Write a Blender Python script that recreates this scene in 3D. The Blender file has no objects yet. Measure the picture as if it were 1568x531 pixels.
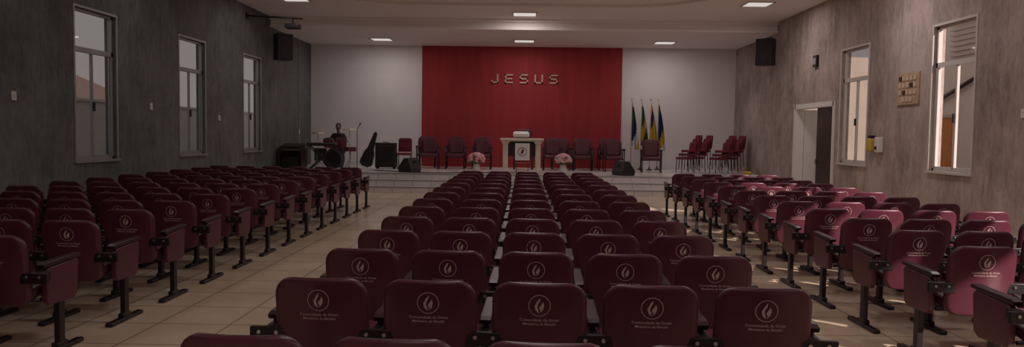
import bpy, bmesh, math, random
from mathutils import Vector, Matrix, Euler
random.seed(4)
scene = bpy.context.scene
scene.view_settings.view_transform = 'Standard'
COL = scene.collection

# ------------------------------------------------------------ materials
def new_mat(name):
    m = bpy.data.materials.new(name); m.use_nodes = True
    nt = m.node_tree
    return m, nt, nt.nodes['Principled BSDF']

def simple(name, col, rough=0.5, metal=0.0, var=0.12, scale=6.0, bump=0.0, emis=None, spec=0.5, mp=None):
    m, nt, b = new_mat(name)
    tc = nt.nodes.new('ShaderNodeTexCoord')
    n = nt.nodes.new('ShaderNodeTexNoise'); n.inputs['Scale'].default_value = scale
    n.inputs['Detail'].default_value = 4
    if mp:
        q = nt.nodes.new('ShaderNodeMapping'); q.inputs['Scale'].default_value = mp
        nt.links.new(tc.outputs['Object'], q.inputs['Vector']); nt.links.new(q.outputs['Vector'], n.inputs['Vector'])
    else:
        nt.links.new(tc.outputs['Object'], n.inputs['Vector'])
    r = nt.nodes.new('ShaderNodeValToRGB')
    c = Vector(col)
    r.color_ramp.elements[0].position = 0.3; r.color_ramp.elements[1].position = 0.7
    r.color_ramp.elements[0].color = (*(c*(1-var)), 1)
    r.color_ramp.elements[1].color = (*[min(1, v*(1+var)) for v in c], 1)
    nt.links.new(n.outputs['Fac'], r.inputs['Fac'])
    nt.links.new(r.outputs['Color'], b.inputs['Base Color'])
    b.inputs['Roughness'].default_value = rough
    b.inputs['Metallic'].default_value = metal
    b.inputs['Specular IOR Level'].default_value = spec
    if bump:
        bp = nt.nodes.new('ShaderNodeBump'); bp.inputs['Strength'].default_value = bump
        bp.inputs['Distance'].default_value = 0.01
        nt.links.new(n.outputs['Fac'], bp.inputs['Height'])
        nt.links.new(bp.outputs['Normal'], b.inputs['Normal'])
    if emis:
        b.inputs['Emission Color'].default_value = (*col, 1)
        b.inputs['Emission Strength'].default_value = emis
    return m

def concrete(name, dark, light):
    m, nt, b = new_mat(name)
    L = nt.links.new
    tc = nt.nodes.new('ShaderNodeTexCoord')
    def noise(scale, mp, det, rg=.6):
        mm = nt.nodes.new('ShaderNodeMapping'); mm.inputs['Scale'].default_value = mp
        L(tc.outputs['Object'], mm.inputs['Vector'])
        n = nt.nodes.new('ShaderNodeTexNoise'); n.inputs['Scale'].default_value = scale
        n.inputs['Detail'].default_value = det; n.inputs['Roughness'].default_value = rg
        L(mm.outputs['Vector'], n.inputs['Vector']); return n
    n1 = noise(7.0, (1, 1, .16), 6, .65)      # short vertical scratches
    n2 = noise(.9, (1, 1, .8), 6, .6)         # broad blotches
    n3 = noise(14.0, (1, 1, .45), 4, .7)      # grit
    def mad(a, k, c=None):
        q = nt.nodes.new('ShaderNodeMath'); q.operation = 'MULTIPLY_ADD'; q.inputs[1].default_value = k
        L(a, q.inputs[0])
        if c is None: q.inputs[2].default_value = 0
        else: L(c, q.inputs[2])
        return q.outputs[0]
    f = mad(n3.outputs['Fac'], .25, mad(n2.outputs['Fac'], .50, mad(n1.outputs['Fac'], .25)))
    r = nt.nodes.new('ShaderNodeValToRGB')
    r.color_ramp.elements[0].position = 0.40; r.color_ramp.elements[0].color = (*dark, 1)
    r.color_ramp.elements[1].position = 0.60; r.color_ramp.elements[1].color = (*light, 1)
    L(f, r.inputs['Fac']); L(r.outputs['Color'], b.inputs['Base Color'])
    bp = nt.nodes.new('ShaderNodeBump'); bp.inputs['Strength'].default_value = 0.8
    bp.inputs['Distance'].default_value = 0.02
    L(mad(n3.outputs['Fac'], .5, n1.outputs['Fac']), bp.inputs['Height'])
    L(bp.outputs['Normal'], b.inputs['Normal'])
    b.inputs['Roughness'].default_value = 0.9
    b.inputs['Specular IOR Level'].default_value = 0.2
    return m

def tiles(name, c1, c2, grout, size=0.6, rough=0.14, mortar=0.009):
    m, nt, b = new_mat(name)
    tc = nt.nodes.new('ShaderNodeTexCoord')
    br = nt.nodes.new('ShaderNodeTexBrick')
    br.offset = 0.0; br.squash = 1.0
    br.inputs['Scale'].default_value = 1.0
    br.inputs['Brick Width'].default_value = size
    br.inputs['Row Height'].default_value = size
    br.inputs['Mortar Size'].default_value = mortar
    br.inputs['Mortar Smooth'].default_value = 0.2
    br.inputs['Color1'].default_value = (*c1, 1); br.inputs['Color2'].default_value = (*c2, 1)
    br.inputs['Mortar'].default_value = (*grout, 1)
    nt.links.new(tc.outputs['Object'], br.inputs['Vector'])
    n = nt.nodes.new('ShaderNodeTexNoise'); n.inputs['Scale'].default_value = 1.3; n.inputs['Detail'].default_value = 7
    nt.links.new(tc.outputs['Object'], n.inputs['Vector'])
    mix = nt.nodes.new('ShaderNodeMix'); mix.data_type = 'RGBA'; mix.blend_type = 'MULTIPLY'
    mix.inputs[0].default_value = 0.30
    r = nt.nodes.new('ShaderNodeValToRGB')
    r.color_ramp.elements[0].position = .35; r.color_ramp.elements[0].color = (.6, .57, .53, 1)
    r.color_ramp.elements[1].position = .65
    nt.links.new(n.outputs['Fac'], r.inputs['Fac'])
    nt.links.new(br.outputs['Color'], mix.inputs[6]); nt.links.new(r.outputs['Color'], mix.inputs[7])
    nt.links.new(mix.outputs[2], b.inputs['Base Color'])
    rr = nt.nodes.new('ShaderNodeMapRange')
    rr.inputs['To Min'].default_value = rough; rr.inputs['To Max'].default_value = rough+0.16
    nt.links.new(n.outputs['Fac'], rr.inputs['Value'])
    nt.links.new(rr.outputs[0], b.inputs['Roughness'])
    return m

def glass(name):
    m = bpy.data.materials.new(name); m.use_nodes = True
    nt = m.node_tree; nt.nodes.clear()
    o = nt.nodes.new('ShaderNodeOutputMaterial')
    t = nt.nodes.new('ShaderNodeBsdfTransparent'); t.inputs[0].default_value = (.99, .99, .99, 1)
    g = nt.nodes.new('ShaderNodeBsdfGlossy'); g.inputs['Roughness'].default_value = 0.03
    mx = nt.nodes.new('ShaderNodeMixShader'); mx.inputs[0].default_value = 0.04
    nt.links.new(t.outputs[0], mx.inputs[1]); nt.links.new(g.outputs[0], mx.inputs[2])
    nt.links.new(mx.outputs[0], o.inputs[0])
    return m

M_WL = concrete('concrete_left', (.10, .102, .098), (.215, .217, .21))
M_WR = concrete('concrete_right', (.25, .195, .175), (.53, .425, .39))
M_WHITE = simple('white_paint', (.76, .71, .71), .8, var=.02, scale=1.5)
M_CEIL = simple('ceiling_paint', (.90, .82, .80), .85, var=.01, scale=1.0)
M_RED = simple('red_paint', (.34, .024, .030), .75, var=.16, scale=1.6, mp=(3, 1, .25))
M_FLOOR = tiles('floor_tiles', (.78, .62, .46), (.74, .585, .43), (.36, .27, .20))
M_STAGE = tiles('stage_tiles', (.78, .73, .71), (.76, .71, .69), (.45, .41, .39), .5, .18)
M_ALU = simple('aluminium_frame', (.36, .36, .36), .4, .4, var=.03)
M_WFR = simple('white_frame', (.60, .55, .52), .5, var=.03)
M_GLASS = glass('window_glass')
M_BLACK = simple('black_plastic', (.016, .014, .016), .45, var=.15)
M_METB = simple('black_metal', (.022, .017, .019), .4, .3, var=.15)
M_CHROME = simple('chrome', (.5, .5, .5), .25, .9, var=.05)
M_MAR = simple('maroon_plastic', (.098, .021, .036), .34, var=.10, scale=9)
M_MARV = simple('maroon_vinyl', (.11, .020, .033), .42, var=.12, scale=14)
M_RIM = simple('maroon_edge', (.032, .009, .014), .35, var=.1)
M_LOGO = simple('logo_print', (.52, .39, .37), .6, var=.05)
M_WOODD = simple('dark_wood', (.045, .022, .018), .4, var=.3, scale=3)
M_WOOD = simple('light_wood', (.50, .34, .22), .5, var=.15, scale=5)
M_STONE = simple('pulpit_stone', (.74, .63, .53), .5, var=.08, scale=10)
M_GOLD = simple('gold_letters', (.62, .47, .35), .5, .0, var=.05)
M_REDF = simple('red_fabric', (.17, .014, .024), .8, var=.15, scale=20)
M_PINK = simple('pink_petals', (.85, .42, .45), .7, var=.2, scale=30)
M_GREEN = simple('leaf_green', (.05, .12, .04), .6, var=.3)
M_FG = simple('flag_green', (.01, .08, .025), .7); M_FY = simple('flag_yellow', (.60, .38, .03), .7)
M_FB = simple('flag_blue', (.01, .025, .12), .7); M_FW = simple('flag_white', (.6, .6, .6), .7)
M_SKIN = simple('skin', (.22, .11, .075), .55, var=.05); M_HAIR = simple('hair', (.01, .008, .007), .7)
M_SHIRT = simple('shirt', (.05, .012, .018), .8); M_PANTS = simple('trousers', (.02, .022, .035), .85)
M_YEL = simple('yellow_plastic', (.60, .38, .05), .5); M_WPL = simple('white_plastic', (.74, .70, .67), .5, var=.02)
M_OUT = simple('outside_wall', (.88, .84, .79), .9, var=.04, scale=1)
M_HOUSE = simple('house_wall', (.12, .11, .10), .9, var=.08, scale=1)
M_SUNWALL = simple('added_sun_wall_paint', (.30, .24, .20), .9, var=.08, scale=1)
M_TERRA = simple('terracotta', (.055, .033, .028), .9, var=.25, scale=6)
M_GND = simple('outside_ground', (.30, .28, .26), .95, var=.15, scale=1)
M_ORANGE = simple('orange_door', (.70, .27, .07), .6)
M_TABLE = simple('table_cloth', (.42, .40, .38), .7, var=.05)
M_LAMP = simple('light_diffuser', (.9, .85, .82), .5, var=.0, emis=.6)

# ------------------------------------------------------------ builder
class B:
    def __init__(s): s.bm = bmesh.new(); s.mats = []
    def mi(s, m):
        if m not in s.mats: s.mats.append(m)
        return s.mats.index(m)
    def _fin(s, verts, m, smooth=False):
        i = s.mi(m)
        fs = set()
        for v in verts:
            if v.is_valid:
                for f in v.link_faces: fs.add(f)
        for f in fs: f.material_index = i; f.smooth = smooth
    def box(s, c, d, m, rot=None, bev=0.0, smooth=False):
        r = bmesh.ops.create_cube(s.bm, size=1.0)
        vs = r['verts']
        mat = Matrix.Translation(c) @ (Euler(rot).to_matrix().to_4x4() if rot else Matrix()) @ Matrix.Diagonal((*d, 1))
        bmesh.ops.transform(s.bm, matrix=mat, verts=vs)
        s._fin(vs, m)
        if bev:
            es = list({e for v in vs for e in v.link_edges})
            k = s.mi(m)
            r = bmesh.ops.bevel(s.bm, geom=es, offset=bev, segments=2, affect='EDGES', profile=0.5)
            for f in r['faces']: f.material_index = k; f.smooth = True
        return s
    def bb(s, a, b, m, **k):
        a = Vector(a); b = Vector(b)
        return s.box((a+b)/2, [abs(x) for x in (b-a)], m, **k)
    def tube(s, a, b, r, m, r2=None, seg=10, smooth=True):
        a = Vector(a); b = Vector(b); d = b-a
        q = d.to_track_quat('Z', 'Y').to_matrix().to_4x4()
        rr = bmesh.ops.create_cone(s.bm, cap_ends=True, cap_tris=False, segments=seg, radius1=r,
                                   radius2=r if r2 is None else r2, depth=d.length,
                                   matrix=Matrix.Translation((a+b)/2) @ q)
        s._fin(rr['verts'], m, smooth)
        for v in rr['verts']:
            for f in v.link_faces:
                if len(f.verts) > 4: f.smooth = False
        return s
    def path(s, pts, r, m, seg=8):
        for i in range(len(pts)-1):
            s.tube(pts[i], pts[i+1], r, m, seg=seg)
            if i: s.ball(pts[i], (r, r, r), m, 6, 5)
        return s
    def ball(s, c, rad, m, u=14, v=10, rot=None):
        mat = Matrix.Translation(c) @ (Euler(rot).to_matrix().to_4x4() if rot else Matrix()) @ Matrix.Diagonal((*rad, 1))
        r = bmesh.ops.create_uvsphere(s.bm, u_segments=u, v_segments=v, radius=1.0, matrix=mat)
        s._fin(r['verts'], m, True); return s
    def lathe(s, c, prof, m, seg=20, rot=None):
        M = Matrix.Translation(c) @ (Euler(rot).to_matrix().to_4x4() if rot else Matrix())
        rings = []
        for (r, z) in prof:
            rings.append([s.bm.verts.new(M @ Vector((r*math.cos(2*math.pi*i/seg), r*math.sin(2*math.pi*i/seg), z))) for i in range(seg)])
        k = s.mi(m)
        for a, b in zip(rings, rings[1:]):
            for i in range(seg):
                f = s.bm.faces.new((a[i], a[(i+1) % seg], b[(i+1) % seg], b[i])); f.material_index = k; f.smooth = True
        for rg, rv in ((rings[0], True), (rings[-1], False)):
            f = s.bm.faces.new(rg[::-1] if rv else rg); f.material_index = k
        return s
    def prism(s, pts, t, m, M=None, bev=0.0):
        M = M or Matrix()
        a = [s.bm.verts.new(M @ Vector((x, y, 0))) for x, y in pts]
        b = [s.bm.verts.new(M @ Vector((x, y, t))) for x, y in pts]
        k = s.mi(m); n = len(pts); fs = []
        fs.append(s.bm.faces.new(a[::-1])); fs.append(s.bm.faces.new(b))
        for i in range(n):
            fs.append(s.bm.faces.new((a[i], a[(i+1) % n], b[(i+1) % n], b[i])))
        for f in fs: f.material_index = k
        if bev:
            es = list(fs[0].edges)+list(fs[1].edges)
            r = bmesh.ops.bevel(s.bm, geom=es, offset=bev, segments=2, affect='EDGES', profile=.5)
            for f in r['faces']: f.material_index = k; f.smooth = True
        return s
    def shell(s, W, z0, z1, rt, rb, t, yf, m, medge=None, nu=14, x0=0, taper=0.0):
        """rounded, curved panel; yf(x,z) centre surface; W half width"""
        zs = []
        n = 6
        for i in range(n+1): zs.append(z0+rb*(1-math.cos(math.pi/2*i/n)))
        k = 6
        for i in range(1, k): zs.append(z0+rb+(z1-rt-z0-rb)*i/k)
        for i in range(n+1): zs.append(z1-rt+rt*math.sin(math.pi/2*i/n))
        def hw(z):
            w = W-taper*(z1-z)/(z1-z0)
            if z < z0+rb: d = (z0+rb-z); return w-rb+math.sqrt(max(0, rb*rb-d*d))
            if z > z1-rt: d = (z-(z1-rt)); return w-rt+math.sqrt(max(0, rt*rt-d*d))
            return w
        us = [-1+2*i/nu for i in range(nu+1)]
        us = [-1, -.96]+us[1:-1]+[.96, 1]
        F = []; Bk = []
        for j, z in enumerate(zs):
            f = []; b = []
            w = hw(z)
            ev = .35 if j in (0, len(zs)-1) else (.8 if j in (1, len(zs)-2) else 1)
            for u in us:
                e = ev*(.35 if abs(u) == 1 else 1)
                x = u*w; y = yf(x, z)
                b.append(s.bm.verts.new((x0+x, y-t/2*e, z))); f.append(s.bm.verts.new((x0+x, y+t/2*e, z)))
            F.append(f); Bk.append(b)
        km = s.mi(m); ke = s.mi(medge or m)
        nj = len(zs); ni = len(us)
        for j in range(nj-1):
            for i in range(ni-1):
                q = s.bm.faces.new((Bk[j][i], Bk[j][i+1], Bk[j+1][i+1], Bk[j+1][i])); q.material_index = km; q.smooth = True
                q = s.bm.faces.new((F[j][i], F[j+1][i], F[j+1][i+1], F[j][i+1])); q.material_index = km; q.smooth = True
            for i in (0, ni-1):
                q = s.bm.faces.new((F[j][i], Bk[j][i], Bk[j+1][i], F[j+1][i]) if i == 0 else (Bk[j][i], F[j][i], F[j+1][i], Bk[j+1][i]))
                q.material_index = ke; q.smooth = True
        for j in (0, nj-1):
            for i in range(ni-1):
                q = s.bm.faces.new((Bk[j][i], F[j][i], F[j][i+1], Bk[j][i+1]) if j == 0 else (Bk[j][i], Bk[j][i+1], F[j][i+1], F[j][i]))
                q.material_index = ke; q.smooth = True
        return s
    def mesh(s, name):
        me = bpy.data.meshes.new(name)
        s.bm.to_mesh(me); s.bm.free()
        for m in s.mats: me.materials.append(m)
        return me
    def obj(s, name, loc=(0, 0, 0), rz=0, parent=None):
        o = bpy.data.objects.new(name, s.mesh(name)); COL.objects.link(o)
        o.location = loc; o.rotation_euler = (0, 0, rz)
        if parent: o.parent = parent
        return o
def inst(name, me, loc, rz=0):
    o = bpy.data.objects.new(name, me); COL.objects.link(o); o.location = loc; o.rotation_euler = (0, 0, rz); return o

# ------------------------------------------------------------ room shell
XL, XR, YB, YF = -7.2, 7.1, 25.0, -4.0
H1, H2, YS = 4.85, 4.55, 21.0
ST = 0.5
B().bb((XL-.2, YF-.2, -.2), (XR+.2, YB+.2, 0), M_FLOOR).obj('floor')

def wall_with_holes(name, x0, x1, ops, mat):
    b = B(); y = YF; zt = 5.05
    for (ya, yb, za, zb) in sorted(ops):
        b.bb((x0, y, 0), (x1, ya, zt), mat)
        if za > 0: b.bb((x0, ya, 0), (x1, yb, za), mat)
        b.bb((x0, ya, zb), (x1, yb, zt), mat)
        y = yb
    b.bb((x0, y, 0), (x1, YB, zt), mat)
    return b.obj(name)
WZ0, WZ1, WZT = 1.08, 3.56, 2.90
wl = [(1.0, 2.2), (4.6, 5.8), (8.2, 9.4), (11.8, 13.0), (15.4, 16.65), (18.95, 20.2)]
wr = [(0.5, 2.5), (4.1, 6.1), (7.7, 9.7), (11.8, 13.0), (15.4, 16.7)]  # first three, out of view, widened to throw more sun on the chairs
DY0, DY1, DZ = 17.0, 19.4, 2.42
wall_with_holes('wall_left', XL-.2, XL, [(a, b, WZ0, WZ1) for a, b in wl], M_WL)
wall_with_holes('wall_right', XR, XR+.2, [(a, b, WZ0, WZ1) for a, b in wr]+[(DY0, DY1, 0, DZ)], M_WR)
B().bb((XL-.2, YB, 0), (XR+.2, YB+.2, 5.05), M_WHITE).obj('wall_back')
B().bb((XL-.2, YF-.2, 0), (XR+.2, YF, 5.05), M_WHITE).obj('wall_front')
c = B()
c.bb((XL-.2, YF-.2, H1), (XR+.2, YS, H1+.25), M_CEIL)
c.bb((XL, YS, H2), (XR, YB, H1+.25), M_CEIL)
c.obj('ceiling')
t = B(); t.bb((XL, YS-.10, H1-.09), (XR, YS, H1), M_CEIL); t.bb((XL, YS-.05, H2-.0), (XR, YS, H2+.06), M_CEIL); t.obj('trim_1')
def rrect(x0, x1, y0, y1, r, n=10):
    p = []
    for cx, cy, a0 in ((x1-r, y1-r, 0), (x0+r, y1-r, 90), (x0+r, y0+r, 180), (x1-r, y0+r, 270)):
        for i in range(n+1):
            a = math.radians(a0+90*i/n); p.append((cx+r*math.cos(a), cy+r*math.sin(a)))
    return p
t = B(); k = t.mi(M_CEIL)
ro = rrect(-5.0, 4.7, 3, 18.75, 2.2); ri = rrect(-4.7, 4.4, 3.3, 18.45, 1.9)
n = len(ro); lo = [[t.bm.verts.new((x, y, z)) for x, y in pp] for pp, z in ((ro, H1), (ro, H1-.07), (ri, H1-.07), (ri, H1))]
for a, b2 in zip(lo, lo[1:]):
    for i in range(n): f = t.bm.faces.new((a[i], a[(i+1) % n], b2[(i+1) % n], b2[i])); f.material_index = k
t.obj('trim_2')
B().bb((-3.43, YB-.03, ST), (3.30, YB-.002, H2), M_RED).obj('red_accent_panel')
s = B(); e_ = .004
s.bb((XL+e_, 19.8, 0), (XR-e_, YB-e_, ST/3), M_STAGE); s.bb((XL+e_, 20.1, ST/3), (XR-e_, YB-e_, 2*ST/3), M_STAGE)
s.bb((XL+e_, 20.4, 2*ST/3), (XR-e_, YB-e_, ST), M_STAGE)
for i, y in enumerate((19.8, 20.1, 20.4)):
    s.bb((XL+e_, y-.012, ST/3*(i+1)-.035), (XR-e_, y, ST/3*(i+1)), M_ALU)
s.obj('stage')
def window(name, x, ya, yb, sgn):
    b = B(); xc = x+sgn*.09; d = .07
    fr = M_WFR if sgn > 0 else M_ALU
    w = .045
    b.bb((xc-d/2, ya, WZ0), (xc+d/2, ya+w, WZ1), fr); b.bb((xc-d/2, yb-w, WZ0), (xc+d/2, yb, WZ1), fr)
    b.bb((xc-d/2, ya, WZ0), (xc+d/2, yb, WZ0+w), fr); b.bb((xc-d/2, ya, WZ1-w), (xc+d/2, yb, WZ1), fr)
    b.bb((xc-d/2, ya, WZT-.04), (xc+d/2, yb, WZT+.04), fr)
    ym = (ya+yb)/2
    b.bb((xc-.02, ym-.022, WZ0+w), (xc+.02, ym+.022, WZT-.04), fr)
    for (p, q, off) in ((ya+w, ym, .012), (ym, yb-w, -.012)):
        b.bb((xc+off-.012, p, WZ0+w), (xc+off+.012, p+.02, WZT-.04), fr)
        b.bb((xc+off-.012, q-.02, WZ0+w), (xc+off+.012, q, WZT-.04), fr)
        b.bb((xc+off-.012, p, WZ0+w), (xc+off+.012, q, WZ0+w+.03), fr)
    b.bb((xc-.003, ya+w, WZ0+w), (xc+.003, yb-w, WZT-.04), M_GLASS)
    b.bb((xc-.003, ya+w, WZT+.04), (xc+.003, yb-w, WZ1-w), M_GLASS)
    b.bb((xc-sgn*.055, ym-.02, 1.9), (xc-sgn*.03, ym+.02, 2.05), M_METB)
    xi = x-sgn*.012
    for (p, q, z0, z1) in ((ya-.04, ya, WZ0-.04, WZ1+.04), (yb, yb+.04, WZ0-.04, WZ1+.04)):
        b.bb((min(x, xi), p, z0), (max(x, xi), q, z1), fr)
    b.bb((min(x, xi), ya, WZ1), (max(x, xi), yb, WZ1+.04), fr)
    b.bb((min(x-sgn*.04, x+sgn*.05), ya-.05, WZ0-.04), (max(x-sgn*.04, x+sgn*.05), yb+.05, WZ0), fr)
    b.obj(name)
i = 1
for a, b_ in wl: window('window_%d' % i, XL, a, b_, -1); i += 1
for a, b_ in wr: window('window_%d' % i, XR, a, b_, 1); i += 1
# door: far half open to the yard, near dark leaf closed
d = B(); x = XR
d.bb((x-.03, DY0-.06, 0), (x+.2, DY0+.05, DZ+.06), M_WPL); d.bb((x-.03, DY1-.05, 0), (x+.2, DY1+.06, DZ+.06), M_WPL)
d.bb((x-.03, DY0, DZ-.06), (x+.2, DY1, DZ+.06), M_WPL)
d.box((x+.10, 17.62, 1.18), (.045, 1.12, 2.34), M_WOODD, bev=.005)
for z in (.7, 1.7): d.box((x+.074, 17.62, z), (.012, .80, .80), M_WOODD, bev=.004)
d.box((x+.05, 18.10, 1.05), (.05, .04, .14), M_CHROME, bev=.01)
# far leaf swung outward
d.box((x+.22+.55, 19.38, 1.18), (1.1, .045, 2.34), M_WPL, bev=.005)
d.obj('door_1')

# ------------------------------------------------------------ outside
o = B(); o.bb((-60, -40, -.5), (60, 80, -.22), M_GND); o.obj('outside_ground')
o = B(); o.bb((XL-.2, YB+.2, -.22), (XR+.2, 36, 5.05), M_OUT); o.obj('added_shade_block')  # unseen block added behind the hall to keep sun off the garden wall
o = B(); o.bb((-11.2, -10, -.22), (-11.0, 45, 2.30), M_OUT); o.bb((-11.25, -10, 2.30), (-10.95, 45, 2.36), M_OUT); o.obj('garden_wall')
o = B(); o.bb((-25, 32, -.22), (-19.5, 36, 2.9), M_HOUSE)
o.prism([(-19.0, 2.9), (-25.6, 2.9), (-22.3, 4.3)], 5, M_TERRA, Matrix(((1, 0, 0, 0), (0, 0, -1, 36.5), (0, 1, 0, 0), (0, 0, 0, 1)))); o.obj('neighbour_house')
o = B(); o.bb((11, 11.6, -.22), (14, 22.5, 6.4), M_OUT)  # near end and extra height added to block sun through the far window
o.bb((10.96, 19.1, -.2), (11.0, 20.1, 2.2), M_ORANGE)
o.bb((10.93, 19.0, 2.2), (11.0, 20.2, 2.28), M_WFR)
for k in range(9): o.bb((10.9, 18.0, 3.6+k*.13), (11.0, 19.2, 3.65+k*.13), M_WFR)
o.tube((10.9, 16.5, 3.6), (10.9, 20.5, 2.4), .05, M_METB)
o.obj('neighbour_building')
o = B(); o.bb((7.5, 31, -.22), (22, 31.3, 5.0), M_SUNWALL); o.obj('added_sun_wall')  # wall added beyond the doorway to catch sun and look bright

# ------------------------------------------------------------ chairs
def lean(z): return -.13*(z-.42)
def yback(x, z): return lean(z)+.75*x*x
def text_mesh(txt, size):
    cu = bpy.data.curves.new('tmp', 'FONT'); cu.body = txt; cu.size = size; cu.align_x = 'CENTER'; cu.resolution_u = 2; cu.offset = .0003
    ob = bpy.data.objects.new('tmp', cu); COL.objects.link(ob)
    dg = bpy.context.evaluated_depsgraph_get()
    me = ob.evaluated_get(dg).to_mesh()
    vs = [v.co.copy() for v in me.vertices]; fs = [list(p.vertices) for p in me.polygons]
    ob.evaluated_get(dg).to_mesh_clear()
    bpy.data.objects.remove(ob); bpy.data.curves.remove(cu)
    return vs, fs
T1 = text_mesh('Comunidade da Graça', .0195); T2 = text_mesh('Ministério da Bênção', .0175)
def add_logo(b, zc, surf, sc=1.0):
    k = b.mi(M_LOGO); bm = b.bm
    P = lambda x, z: bm.verts.new((x, surf(x, z)-.0025, z))
    n = 32; R1, R2 = .055*sc, .0512*sc
    a = [P(R1*math.cos(2*math.pi*i/n), zc+R1*math.sin(2*math.pi*i/n)) for i in range(n)]
    c = [P(R2*math.cos(2*math.pi*i/n), zc+R2*math.sin(2*math.pi*i/n)) for i in range(n)]
    for i in range(n): f = bm.faces.new((a[i], a[(i+1) % n], c[(i+1) % n], c[i])); f.material_index = k
    flame = [[(-.004, -.040), (-.020, -.022), (-.024, -.002), (-.012, .020), (.004, .040), (.002, .022), (-.008, .006), (-.010, -.010), (-.004, -.024)],
             [(.002, -.038), (.018, -.022), (.024, .000), (.018, .020), (.010, .006), (.002, -.004), (-.002, -.016), (.006, -.022)]]
    for fl in flame:
        f = bm.faces.new([P(x*sc, zc+z*sc) for x, z in fl]); f.material_index = k
    for (vs, fs), dz in ((T1, -.080), (T2, -.100)):
        nv = [P(v.x*sc*1.1, zc+dz*sc+v.y*sc) for v in vs]
        for q in fs:
            try: f = bm.faces.new([nv[i] for i in q]); f.material_index = k
            except ValueError: pass
def stand(b, x):
    M = Matrix(((0, 0, 1, x-.022), (1, 0, 0, 0), (0, 1, 0, 0), (0, 0, 0, 1)))
    b.prism([(.13, .36), (.40, .35), (.45, .38), (.475, .62), (.45, .645), (.12, .625), (.10, .60), (.105, .39)], .044, M_MAR, M, bev=.008)
    b.prism([(.07, .632), (.46, .652), (.49, .66), (.48, .682), (.10, .668), (.06, .655)], .062, M_RIM, Matrix.Translation((-.009, 0, 0)) @ M, bev=.006)
    b.bb((x-.02, .235, .02), (x+.02, .295, .37), M_METB)
    b.box((x, .265, .017), (.06, .50, .034), M_METB, bev=.010)
    b.box((x, .265, .05), (.052, .13, .04), M_METB, bev=.01)
    b.box((x, .0, .575), (.19, .03, .075), M_METB, bev=.006)
    b.box((x, .07, .575), (.05, .15, .07), M_METB, bev=.006)
    for dx in (-.045, .045): b.tube((x+dx, -.014, .585), (x+dx, -.024, .585), .011, M_CHROME, seg=6)
def chair_mesh(left, right=True, name='auditorium_chair'):
    b = B()
    b.shell(.236, .375, .875, .10, .09, .040, yback, M_MAR, M_RIM)
    b.shell(.212, .42, .850, .09, .08, .05, lambda x, z: yback(x, z)+.032, M_MARV, M_MARV, nu=8)
    add_logo(b, .765, lambda x, z: yback(x, z)-.020)
    def seat(W, L, t, z, y0, m):
        n0 = len(b.bm.verts); b.bm.verts.ensure_lookup_table()
        b.shell(W, 0, L, .08, .05, t, lambda x, q: -.28*x*x+.10*max(0, .5-q/L)**2, m, m, nu=8)
        b.bm.verts.ensure_lookup_table()
        vs = [b.bm.verts[i] for i in range(n0, len(b.bm.verts))]
        M = Matrix(((1, 0, 0, 0), (0, 0, 1, y0), (0, -1, .10, z), (0, 0, 0, 1)))
        bmesh.ops.transform(b.bm, matrix=M, verts=vs)
        bmesh.ops.reverse_faces(b.bm, faces=list({f for v in vs for f in v.link_faces}))
    seat(.225, .45, .03, .425, .04, M_RIM)
    seat(.222, .44, .06, .452, .05, M_MARV)
    b.tube((-.25, .10, .40), (.25, .10, .40), .014, M_METB)
    b.tube((-.25, .30, .40), (.25, .30, .40), .014, M_METB)
    if right: stand(b, .275)
    if left: stand(b, -.275)
    return b.mesh(name)
CH = chair_mesh(False); CHL = chair_mesh(True)
def block(xc, ys, ncol, rot=0):
    for y_r in ys:
        for c_ in range(ncol):
            dx = (c_-(ncol-1)/2)*.55
            inst('auditorium_chair', CHL if c_ == 0 else CH, (xc+dx*math.cos(rot), y_r+dx*math.sin(rot), 0), rot)
block(0.095, [2.60, 3.65]+[4.60+.915*k for k in range(12)], 5, math.radians(-1.8))
block(-3.60-2.5*.55, [3.21+.87*k for k in range(15)], 6)
block(3.22+1.5*.55, [4.30+.87*k for k in range(13)], 4)

# ------------------------------------------------------------ stage furniture
def armchair():
    b = B()
    yb = lambda x, z: -.12*(z-.45)-.26+.35*x*x
    b.shell(.27, .44, 1.02, .16, .08, .07, lambda x, z: -yb(x, z), M_MARV, M_MARV)
    b.shell(.22, .50, .96, .12, .08, .05, lambda x, z: -yb(x, z)-.045, M_MARV, M_RIM, nu=8)
    b.box((0, -.02, .43), (.52, .50, .10), M_MARV, bev=.035)
    for sx in (-1, 1):
        b.path([(sx*.30, .24, .03), (sx*.30, .22, .66), (sx*.30, -.22, .66), (sx*.28, -.26, .015)], .018, M_METB)
        b.box((sx*.30, 0, .685), (.07, .42, .045), M_RIM, bev=.015)
        b.tube((sx*.30, .24, .018), (sx*.30, -.26, .018), .016, M_METB)
    b.tube((-.29, .2, .38), (.29, .2, .38), .015, M_METB); b.tube((-.29, -.2, .38), (.29, -.2, .38), .015, M_METB)
    return b.mesh('stage_armchair')
AC = armchair()   # faces -Y
for x_, y_, r_ in ((-3.15, 24.0, .1), (-2.95, 23.2, .05), (-2.12, 23.3, 0), (-1.30, 23.4, 0), (.95, 23.3, 0), (1.25, 24.1, 0), (1.88, 23.3, 0), (2.75, 23.9, 0), (2.85, 23.1, 0), (3.96, 22.8, -.1), (-2.2, 24.2, 0), (1.98, 24.2, 0)):
    inst('stage_armchair', AC, (x_, y_, ST), r_)
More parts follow.
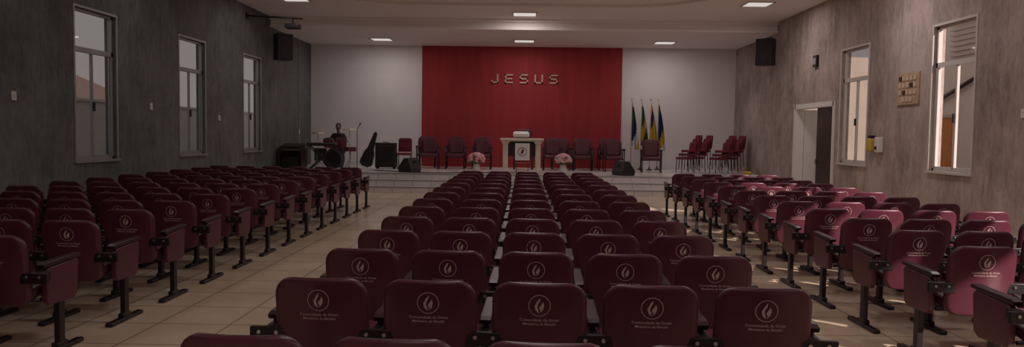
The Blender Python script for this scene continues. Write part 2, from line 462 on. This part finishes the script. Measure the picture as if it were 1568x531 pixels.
def banquet(n=1):
    b = B()
    for k in range(n):
        dz = k*.11; dy = k*.09
        b.shell(.21, .52+dz, .95+dz, .08, .04, .05, lambda x, z, dy=dy, dz=dz: .22+dy+.12*(z-dz-.5), M_REDF, M_REDF, nu=6)
        b.box((0, dy, .46+dz), (.43, .43, .07), M_REDF, bev=.025)
        for sx in (-1, 1):
            b.path([(sx*.20, .23+dy, .0+dz+.012), (sx*.20, .20+dy, .45+dz), (sx*.20, .27+dy, .90+dz)], .012, M_METB, 6)
            b.tube((sx*.20, -.19+dy, dz+.012), (sx*.20, -.17+dy, .43+dz), .012, M_METB, seg=6)
    return b.mesh('banquet_chair')
BQ = banquet(1); BQ3 = banquet(3)
inst('banquet_chair', BQ, (-3.68, 22.9, ST), .05)
for x_, y_ in ((4.95, 22.6), (5.45, 23.3), (5.95, 22.5), (6.45, 23.2)):
    inst('stacked_banquet_chairs', BQ3, (x_, y_, ST), math.radians(-78))
b = B(); b.shell(.27, .45, 1.28, .14, .05, .08, lambda x, z: .26+.08*(z-.45), M_MARV, M_WOODD)
b.box((0, 0, .42), (.56, .52, .12), M_MARV, bev=.04)
for sx in (-1, 1):
    b.box((sx*.30, -.02, .64), (.06, .48, .05), M_WOODD, bev=.015)
    for yy in (-.22, .24): b.box((sx*.28, yy, .31), (.05, .05, .62), M_WOODD, bev=.008)
b.obj('high_back_chair', (.02, 22.9, ST))
# pulpit
b = B()
for sx in (-.47, .47):
    b.box((sx, 0, .03), (.26, .34, .06), M_STONE, bev=.01); b.box((sx, 0, .09), (.20, .28, .06), M_STONE, bev=.01)
    b.box((sx, 0, .49), (.15, .20, .76), M_STONE, bev=.012)
    for k in (-.035, 0, .035): b.box((sx+k, -.102, .49), (.014, .01, .66), M_STONE)
    b.box((sx, 0, .87), (.20, .28, .05), M_STONE, bev=.01); b.box((sx, 0, .91), (.25, .33, .04), M_STONE, bev=.01)
b.box((0, 0, .97), (1.26, .42, .07), M_STONE, bev=.02); b.box((0, 0, .925), (1.0, .30, .03), M_STONE)
b.box((0, .12, .70), (.80, .03, .44), M_WOODD); b.box((0, .02, .06), (.84, .30, .05), M_STONE, bev=.01)
yb_ = -.20
b.box((.02, yb_, .58), (.42, .012, .56), M_WPL, bev=.004)
b.box((.02, yb_-.009, .34), (.42, .006, .06), M_REDF)
ring = [(.02+.12*math.cos(a*math.pi/12), .62+.12*math.sin(a*math.pi/12)) for a in range(25)]
b.path([(p, yb_-.01, q) for p, q in ring], .008, M_REDF, 5)
b.ball((.02, yb_-.01, .62), (.035, .008, .08), M_REDF, 8, 6, rot=(0, .35, 0))
b.tube((-.15, yb_+.01, .88), (-.15, yb_+.04, .01), .010, M_METB); b.tube((.19, yb_+.01, .88), (.19, yb_+.04, .01), .010, M_METB)
b.obj('pulpit', (-.03, 21.4, ST))
b = B(); b.box((0, 0, .045), (.50, .34, .05), M_WOODD, bev=.008); b.box((0, -.02, .10), (.46, .34, .06), M_WPL, rot=(.30, 0, 0), bev=.01)
b.box((0, -.03, .145), (.40, .28, .03), M_WPL, rot=(.30, 0, 0), bev=.008); b.box((0, .0, .012), (.3, .2, .024), M_WOODD); b.obj('lectern_book', (-.05, 21.4, ST+1.006))
def flowers(loc, seed):
    random.seed(seed); b = B()
    b.lathe((0, 0, 0), [(.07, 0), (.10, .02), (.12, .10), (.09, .22), (.07, .26), (.09, .28)], M_WPL)
    for i in range(60):
        a = random.uniform(0, 6.283); ph = random.uniform(-.35, 1.5)
        r = .21
        p = Vector((r*math.cos(a)*math.cos(ph), r*math.sin(a)*math.cos(ph), .40+.16*math.sin(ph)))
        for k in range(5):
            aa = k*1.256+a
            b.ball(p+Vector((.022*math.cos(aa), .022*math.sin(aa), .022*math.sin(aa*2))), (.034, .034, .024), M_PINK if i % 4 else M_FW, 6, 4)
    for i in range(16):
        a = i*.39; b.tube((0, 0, .27), (.17*math.cos(a), .17*math.sin(a), .32+.05*(i % 3)), .006, M_GREEN, seg=5)
        b.ball((.22*math.cos(a), .22*math.sin(a), .32), (.05, .025, .01), M_GREEN, 6, 4, rot=(0, .4, a))
    b.obj('flower_vase', loc)
flowers((-1.3, 20.75, ST), 1); flowers((1.14, 20.75, ST), 2)
def wedge(loc, rz):
    b = B()
    M = Matrix(((0, 0, 1, -.26), (1, 0, 0, 0), (0, 1, 0, 0), (0, 0, 0, 1)))
    b.prism([(-.2, 0), (.2, 0), (.24, .12), (.02, .40), (-.10, .40), (-.22, .10)], .52, M_BLACK, M, bev=.012)
    n = Vector((0, .28, .22)).normalized()
    b.tube(Vector((0, .13, .26))+n*-.01, Vector((0, .13, .26))+n*.012, .15, M_METB, seg=20)
    b.box((0, -.17, .3), (.16, .02, .03), M_METB)
    b.obj('stage_monitor', loc, rz)
wedge((-3.22, 21.0, ST), 1.1); wedge((2.85, 20.9, ST), -1.1)
def speaker(name, loc, rz):
    b = B()
    b.prism([(-.24, -.18), (.24, -.18), (.17, .18), (-.17, .18)], .74, M_BLACK, Matrix.Translation((0, 0, -.37)), bev=.02)
    b.box((0, -.185, 0), (.44, .012, .68), M_METB, bev=.006)
    b.tube((0, -.19, -.13), (0, -.20, -.13), .17, M_BLACK, seg=24); b.tube((0, -.19, .20), (0, -.20, .20), .07, M_BLACK, seg=20)
    b.tube((0, .15, .1), (0, .30, .1), .025, M_METB); b.box((0, .30, .1), (.10, .02, .24), M_METB)
    b.obj(name, loc, rz)
speaker('wall_speaker', (-6.84, 20.9, 3.98), math.radians(48))
speaker('wall_speaker', (6.72, 20.7, 3.98), math.radians(-48))
b = B(); b.tube((XL, 19.2, 4.58), (-5.75, 19.2, 4.52), .022, M_METB); b.box((XL+.015, 19.2, 4.58), (.03, .16, .16), M_METB)
b.tube((-6.0, 19.2, 4.52), (-6.0, 19.2, 4.38), .018, M_METB)
b.box((-6.0, 19.2, 4.32), (.36, .30, .12), M_BLACK, bev=.02); b.tube((-5.92, 19.38, 4.32), (-5.92, 19.33, 4.32), .04, M_METB)
b.obj('projector')
def flag(loc, bands, rz, ph):
    b = B()
    b.tube((0, 0, .03), (0, 0, 2.30), .014, M_WOOD); b.lathe((0, 0, 2.28), [(.012, 0), (.03, .02), (.022, .05), (.004, .12)], M_GOLD, 8)
    b.lathe((0, 0, 0), [(.10, 0), (.10, .02), (.04, .05), (.02, .12)], M_WOODD, 16)
    nu, nv = 20, 16; g = []
    for j in range(nv+1):
        v = j/nv; z = 2.22-1.45*v; wd = .05+.22*v**.7; row = []
        for i in range(nu+1):
            u = i/nu
            row.append(b.bm.verts.new((.012+wd*u, .05*math.sin(u*14+ph+v*1.5)*(.3+v), z-.22*u*(1-v*.4)+.04*math.sin(u*9+ph))))
        g.append(row)
    for j in range(nv):
        for i in range(nu):
            f = b.bm.faces.new((g[j][i], g[j][i+1], g[j+1][i+1], g[j+1][i])); f.smooth = True
            t_ = (j/nv*1.1+i/nu*.55)/1.65
            f.material_index = b.mi(bands[min(len(bands)-1, int(t_*len(bands)))])
    b.obj('flag', loc, rz)
flag((3.55, 24.3, ST), [M_FB, M_FG, M_FB, M_FW, M_FY], .1, 0)
flag((3.90, 24.5, ST), [M_FG, M_FG, M_FY, M_FG, M_FB], 0, 1)
flag((4.13, 24.1, ST), [M_FY, M_FB, M_FY, M_FY, M_FG], -.1, 2)
flag((4.45, 24.5, ST), [M_FG, M_FB, M_FB, M_FY, M_FW], .0, 3)
b = B()
L = {'J': [(.235, 0, .28, .30), (.05, 0, .28, .045), (.05, 0, .095, .10)],
     'E': [(0, 0, .045, .30), (0, 0, .28, .045), (0, .1275, .25, .1725), (0, .255, .28, .30)],
     'S': [(0, 0, .28, .045), (0, .1275, .28, .1725), (0, .255, .28, .30), (0, .1275, .045, .30), (.235, 0, .28, .1725)],
     'U': [(0, 0, .045, .30), (.235, 0, .28, .30), (0, 0, .28, .045)]}
for k, ch in enumerate('JESUS'):
    x0 = -1.14+k*.5
    for (a, c_, d_, e) in L[ch]:
        b.bb((x0+a, YB-.075, 3.33+c_), (x0+d_, YB-.03, 3.33+e), M_GOLD)
b.obj('jesus_lettering')
# right wall items
b = B(); x = XR
b.bb((x-.03, 13.38, 2.26), (x, 14.15, 2.84), M_WOOD)
for r_ in range(4):
    for k in range(5):
        if (r_, k) in ((0, 0), (0, 4)): continue
        b.bb((x-.045, 13.46+k*.13, 2.31+.13*r_), (x-.03, 13.55+k*.13, 2.39+.13*r_), M_GOLD if (r_*2+k) % 5 else M_WOODD)
b.obj('hymn_board')
b = B(); b.bb((x-.06, 18.0, 3.34), (x, 18.22, 3.62), M_METB); b.bb((x-.07, 18.03, 3.40), (x-.06, 18.19, 3.56), M_ALU); b.obj('electrical_box')
b = B(); b.box((x-.07, 15.02, 1.50), (.14, .16, .26), M_YEL, bev=.03); b.box((x-.07, 15.02, 1.66), (.10, .12, .06), M_METB, bev=.01); b.obj('yellow_dispenser')
b = B(); b.box((x-.06, 14.72, 1.50), (.12, .16, .30), M_WPL, bev=.02); b.box((x-.125, 14.72, 1.44), (.01, .08, .06), M_METB); b.obj('soap_dispenser')
def switch(loc, sx):
    b = B(); b.box((0, 0, 0), (.02, .09, .13), M_WPL, bev=.004); b.box((-sx*.012, 0, 0), (.008, .03, .05), M_WFR); b.obj('wall_switch', loc)
switch((XR-.01, 10.6, 2.0), 1); switch((XL+.01, 10.35, 2.05), -1); switch((XL+.01, 14.2, 2.05), -1); switch((XL+.01, 17.4, 1.9), -1)
b = B(); b.bb((XL+.001, 23.6, ST+.01), (XL+.03, 23.64, H2-.01), M_ALU); b.box((XL+.016, 23.62, 1.6), (.03, .09, .12), M_WPL, bev=.004); b.obj('cable_conduit')
b = B(); b.box((0, 0, .72), (1.3, .6, .03), M_TABLE, bev=.008)
for sx in (-.58, .58):
    for sy in (-.24, .24): b.tube((sx, sy, 0), (sx, sy, .71), .018, M_ALU)
b.box((0, 0, .68), (1.16, .48, .04), M_ALU); b.obj('side_table', (4.9, 17.2, 0))
b = B(); b.lathe((0, 0, 0), [(.05, 0), (.08, .02), (.10, .08), (.09, .09)], M_YEL, 16); b.obj('yellow_bowl', (5.2, 17.15, .736))
b = B(); b.lathe((0, 0, 0), [(.04, 0), (.045, .02), (.045, .10), (.02, .14), (.02, .17)], M_TABLE, 14); b.obj('water_bottle', (4.7, 17.15, .736))
# music corner ----------------------------------------------------
def cymbal(b, p, r, tilt, base):
    b.lathe(p, [(.002, .022), (.03, .018), (.04, .006), (r, -.008), (r, -.011), (.03, .0)], M_GOLD, 24, rot=(tilt, 0, 0))
    b.tube(base, (p[0], p[1], p[2]+.03), .011, M_CHROME)
    for k in range(3):
        a = k*2.094+.5
        b.tube((base[0], base[1], .28), (base[0]+.22*math.cos(a), base[1]+.22*math.sin(a), .012), .010, M_CHROME)
def drum(b, c, r, h, rot=(0, 0, 0), m=M_REDF):
    b.lathe(c, [(r*.9, 0), (r+.008, 0), (r+.008, .03), (r, .035), (r, h-.035), (r+.008, h-.03), (r+.008, h), (r*.9, h)], m, 24, rot)
    R = Euler(rot).to_matrix()
    p = Vector(c)+R @ Vector((0, 0, h)); q = p+R @ Vector((0, 0, .004))
    b.tube(p, q, r*.93, M_METB, seg=24)
    for k in range(6):
        a = k*1.047; o1 = R @ Vector(((r+.015)*math.cos(a), (r+.015)*math.sin(a), .03)); o2 = R @ Vector(((r+.015)*math.cos(a), (r+.015)*math.sin(a), h-.03))
        b.tube(Vector(c)+o1, Vector(c)+o2, .006, M_CHROME, seg=5)
b = B()
drum(b, (0, -.0, .29), .28, .40, (math.pi/2, 0, 0), M_BLACK)
drum(b, (-.19, -.05, .68), .15, .22, (.35, 0, 0)); drum(b, (.19, -.05, .68), .15, .24, (.35, 0, 0))
b.tube((-.08, -.2, .57), (-.16, -.1, .72), .014, M_CHROME); b.tube((.08, -.2, .57), (.16, -.1, .72), .014, M_CHROME)
drum(b, (-.50, .15, .22), .18, .38, (0, 0, 0), M_BLACK)
for k in range(3):
    a = k*2.094; b.tube((-.50+.19*math.cos(a), .15+.19*math.sin(a), 0.005), (-.50+.19*math.cos(a), .15+.19*math.sin(a), .5), .009, M_CHROME)
drum(b, (.42, .15, .52), .17, .13)
b.tube((.42, .15, .52), (.42, .15, .2), .015, M_CHROME)
for k in range(3):
    a = k*2.094; b.tube((.42, .15, .25), (.42+.2*math.cos(a), .15+.2*math.sin(a), .01), .009, M_CHROME)
cymbal(b, (-.50, -.15, 1.08), .20, .2, (-.52, -.15, .02)); cymbal(b, (.46, -.15, 1.20), .22, .15, (.48, -.17, .02))
b.obj('drum_kit', (-5.75, 22.6, ST))
b = B(); b.lathe((0, 0, 0), [(.02, .37), (.17, .38), (.18, .42), (.15, .45), (.02, .45)], M_BLACK, 20)
b.tube((0, 0, .1), (0, 0, .40), .018, M_CHROME)
for k in range(3):
    a = k*2.094+.3; b.tube((0, 0, .25), (.2*math.cos(a), .2*math.sin(a), .012), .011, M_CHROME)
b.obj('drum_stool', (-5.87, 23.50, ST))
# drummer ---------------------------------------------------------
root = bpy.data.objects.new('drummer', None); COL.objects.link(root); root.location = (-5.87, 23.45, ST)
def skin(name, pts, mat, sub=2):
    names = list(pts); me = bpy.data.meshes.new(name)
    me.from_pydata([pts[n][0] for n in names], [(names.index(pts[n][2]), names.index(n)) for n in names if pts[n][2]], [])
    me.materials.append(mat)
    o = bpy.data.objects.new(name, me); COL.objects.link(o); o.parent = root
    md = o.modifiers.new('s', 'SKIN'); md.use_smooth_shade = True
    for i, n in enumerate(names):
        sv = me.skin_vertices[0].data[i]; r = pts[n][1]
        sv.radius = r if isinstance(r, tuple) else (r, r); sv.use_root = (pts[n][2] is None)
    sb = o.modifiers.new('u', 'SUBSURF'); sb.levels = sub; sb.render_levels = sub
    return o
skin('torso_and_sleeves', {
 'pel': ((0, .02, .58), (.15, .12), None), 'wa': ((0, .0, .74), (.13, .10), 'pel'), 'ch': ((0, -.02, .92), (.16, .11), 'wa'),
 'nk': ((0, -.03, 1.06), (.075, .07), 'ch'),
 'ls': ((-.17, -.02, 1.01), .07, 'ch'), 'le': ((-.26, -.10, .80), .052, 'ls'), 'lw': ((-.22, -.26, .80), .042, 'le'),
 'rs': ((.17, -.02, 1.01), .07, 'ch'), 're': ((.27, -.08, .80), .052, 'rs'), 'rw': ((.26, -.24, .78), .042, 're')}, M_SHIRT)
skin('trousers', {
 'p': ((0, .02, .57), (.16, .12), None), 'lh': ((-.10, -.03, .56), .095, 'p'), 'lk': ((-.17, -.40, .54), .065, 'lh'), 'la': ((-.19, -.42, .12), .045, 'lk'),
 'rh': ((.10, -.03, .56), .095, 'p'), 'rk': ((.19, -.38, .54), .065, 'rh'), 'ra': ((.22, -.42, .12), .045, 'rk')}, M_PANTS)
for sx, nm in ((-.19, 'shoe_l'), (.22, 'shoe_r')):
    b = B(); b.ball((sx, -.48, .045), (.048, .13, .042), M_BLACK); b.ball((sx, -.43, .08), (.042, .06, .05), M_BLACK); b.obj(nm, parent=root)
skin('neck', {'a': ((0, -.03, 1.04), .055, None), 'b': ((0, -.045, 1.17), .055, 'a')}, M_SKIN)
b = B()
b.ball((0, -.05, 1.27), (.076, .092, .115), M_SKIN, 18, 14); b.ball((0, -.075, 1.20), (.052, .06, .05), M_SKIN)
b.ball((0, -.148, 1.255), (.013, .02, .022), M_SKIN, 8, 6)
for sx in (-1, 1):
    b.ball((sx*.076, -.04, 1.265), (.012, .02, .03), M_SKIN, 8, 6); b.ball((sx*.028, -.132, 1.285), (.012, .008, .008), M_FW, 8, 6)
    b.ball((sx*.028, -.139, 1.285), (.005, .004, .005), M_HAIR, 6, 5)
b.ball((0, -.135, 1.212), (.024, .008, .006), M_REDF, 8, 5)
b.ball((0, -.025, 1.315), (.085, .095, .085), M_HAIR, 16, 12)
b.obj('head', parent=root)
for sx, w in ((-1, Vector((-.22, -.26, .80))), (1, Vector((.26, -.24, .78)))):
    P = {'w': (w+Vector((0, .05, 0)), .030, None), 'p': (w+Vector((-sx*.01, -.07, 0)), (.036, .018), 'w')}
    for k in range(4):
        bx = w+Vector((-.027+.018*k, -.09, 0)); P['f%d' % k] = (bx, .009, 'p')
        P['g%d' % k] = (bx+Vector((0, -.035-.004*(k in (1, 2)), -.012)), .008, 'f%d' % k)
        P['h%d' % k] = (bx+Vector((0, -.03, -.040)), .007, 'g%d' % k)
    P['t'] = (w+Vector((-sx*.04, -.05, -.01)), .010, 'w'); P['t2'] = (w+Vector((-sx*.03, -.09, -.03)), .008, 't')
    skin('hand', P, M_SKIN, 1)
    b = B(); b.tube(w+Vector((0, -.04, -.025)), w+Vector((-sx*.08, -.38, .12)), .007, M_WOOD, seg=6); b.obj('drumstick', parent=root)
# keyboard + stand
b = B(); b.box((0, 0, .74), (.84, .30, .08), M_BLACK, bev=.015); b.box((0, .06, .783), (.78, .13, .01), M_ALU)
for k in range(17): b.box((-.37+k*.046, .085, .792), (.018, .08, .012), M_BLACK)
for sy in (-.12, .12):
    b.tube((-.36, sy, .02), (.36, sy, .69), .016, M_METB); b.tube((.36, sy, .02), (-.36, sy, .69), .016, M_METB)
b.tube((-.36, -.2, .02), (-.36, .2, .02), .016, M_METB); b.tube((.36, -.2, .02), (.36, .2, .02), .016, M_METB)
b.obj('keyboard', (-5.88, 21.55, ST))
# mixing desk
b = B(); b.box((0, 0, .60), (.74, .6, .04), M_WOODD, bev=.006)
for sx in (-.33, .33): b.box((sx, 0, .295), (.04, .54, .58), M_WOODD)
b.box((0, .2, .35), (.64, .03, .4), M_WOODD)
b.prism([(-.25, 0), (.25, 0), (.25, .14), (-.25, .05)], .6, M_METB, Matrix(((0, 0, 1, -.3), (1, 0, 0, 0), (0, 1, 0, .62), (0, 0, 0, 1))))
b.box((-.02, 0, .19), (.5, .4, .36), M_METB, bev=.01)
b.obj('mixing_desk', (-6.76, 21.6, ST))
# amp + guitar bag
b = B(); b.box((0, 0, .42), (.62, .36, .76), M_BLACK, bev=.02); b.box((0, -.185, .36), (.54, .01, .56), M_METB); b.box((0, -.185, .71), (.54, .012, .08), M_METB)
for k in range(7): b.tube((-.22+k*.07, -.19, .71), (-.22+k*.07, -.205, .71), .012, M_CHROME, seg=8)
for sx in (-.26, .26): b.tube((sx, -.12, 0), (sx, -.12, .05), .03, M_METB); b.tube((sx, .12, 0), (sx, .12, .05), .03, M_METB)
b.box((0, 0, .815), (.2, .04, .02), M_METB, bev=.006); b.obj('guitar_amplifier', (-4.25, 22.9, ST))
b = B(); pts = [(-.04, .0), (.10, .0), (.19, .08), (.20, .20), (.15, .32), (.17, .42), (.13, .52), (.07, .60), (.055, 1.05), (.03, 1.12), (-.03, 1.12), (-.055, 1.05), (-.07, .60), (-.13, .52), (-.17, .42), (-.15, .32), (-.20, .20), (-.19, .08), (-.10, .0)]
a = math.radians(14)
M = Matrix.Rotation(math.radians(18), 4, 'Y') @ Matrix(((1, 0, 0, 0), (0, 0, 1, -.06), (0, 1, 0, .06), (0, 0, 0, 1)))
b.prism(pts, .12, M_BLACK, M, bev=.02); b.box((.06, -.075, .34), (.2, .03, .26), M_METB, rot=(0, a, 0), bev=.01); b.obj('guitar_bag', (-4.93, 22.9, ST))
b = B(); b.tube((0, 0, .02), (0, 0, 1.2), .010, M_METB); b.tube((0, 0, 1.2), (.15, -.3, 1.35), .009, M_METB); b.tube((.15, -.3, 1.35), (.17, -.36, 1.37), .022, M_BLACK)
b.lathe((0, 0, 0), [(.14, 0), (.14, .015), (.02, .03)], M_METB, 16); b.obj('microphone_stand', (-4.95, 22.0, ST))
cu = bpy.data.curves.new('stage_cable', 'CURVE'); cu.dimensions = '3D'; cu.bevel_depth = .011
sp = cu.splines.new('NURBS'); pp = [(-4.4, 21.6), (-3.8, 21.2), (-3.2, 20.6), (-2.9, 20.55), (-2.5, 20.7), (-2.2, 20.6), (-1.7, 20.9), (-.9, 21.2)]
sp.points.add(len(pp)-1)
for q, (x_, y_) in zip(sp.points, pp): q.co = (x_, y_, ST+.012, 1)
sp.use_endpoint_u = True
oc = bpy.data.objects.new('stage_cable', cu); COL.objects.link(oc); cu.materials.append(M_BLACK)

# ------------------------------------------------------------ lights
def panel(x_, y_, zc, e, vis=True):
    b = B(); s_ = .33
    b.bb((-s_, -s_, -.02), (s_, -s_+.03, 0), M_WFR); b.bb((-s_, s_-.03, -.02), (s_, s_, 0), M_WFR)
    b.bb((-s_, -s_, -.02), (-s_+.03, s_, 0), M_WFR); b.bb((s_-.03, -s_, -.02), (s_, s_, 0), M_WFR)
    b.bb((-s_+.03, -s_+.03, -.008), (s_-.03, s_-.03, 0), M_LAMP)
    o = b.obj('ceiling_light', (x_, y_, zc))
    l = bpy.data.lights.new('lamp', 'AREA'); l.shape = 'SQUARE'; l.size = .58; l.energy = e; l.color = (1, .92, .89)
    lo = bpy.data.objects.new('lamp', l); COL.objects.link(lo); lo.parent = o; lo.location = (0, 0, -.025)
for x_ in (-4.5, 0, 4.4): panel(x_, 23.4, H2, 19)
panel(0, 20.1, H1, 19); panel(-5.65, 18.2, H1, 12); panel(5.65, 18.2, H1, 28)
for y_ in (13.4, 8.6, 3.8, -1.0):
    for x_, e in ((-5.65, 8), (0, 27), (5.65, 31)): panel(x_, y_, H1, e)
sun = bpy.data.lights.new('sun', 'SUN'); sun.energy = 7.0; sun.angle = .014; sun.color = (1, .85, .78)
so = bpy.data.objects.new('sun', sun); COL.objects.link(so)
so.rotation_euler = Vector((-1, .9, -.70)).to_track_quat('-Z', 'Y').to_euler(); so.location = (20, 0, 20)
w = bpy.data.worlds.new('World'); scene.world = w; w.use_nodes = True
nt = w.node_tree; bg = nt.nodes['Background']
tc = nt.nodes.new('ShaderNodeTexCoord'); sx = nt.nodes.new('ShaderNodeSeparateXYZ'); rp = nt.nodes.new('ShaderNodeValToRGB')
nt.links.new(tc.outputs['Generated'], sx.inputs[0]); nt.links.new(sx.outputs[2], rp.inputs[0])
rp.color_ramp.elements[0].color = (.215, .195, .185, 1); rp.color_ramp.elements[1].color = (.20, .195, .20, 1)
nt.links.new(rp.outputs[0], bg.inputs[0]); bg.inputs[1].default_value = 1.0

# ------------------------------------------------------------ camera
cam = bpy.data.cameras.new('Camera'); co = bpy.data.objects.new('Camera', cam); COL.objects.link(co)
cam.sensor_width = 36; cam.lens = 36*1130/1568; cam.clip_end = 300
R = Matrix.Rotation(math.radians(.81), 4, 'Z') @ Matrix.Rotation(math.radians(87.0), 4, 'X') @ Matrix.Rotation(math.radians(.8), 4, 'Z')
co.matrix_world = Matrix.Translation((0, 0, 1.6)) @ R
scene.camera = co
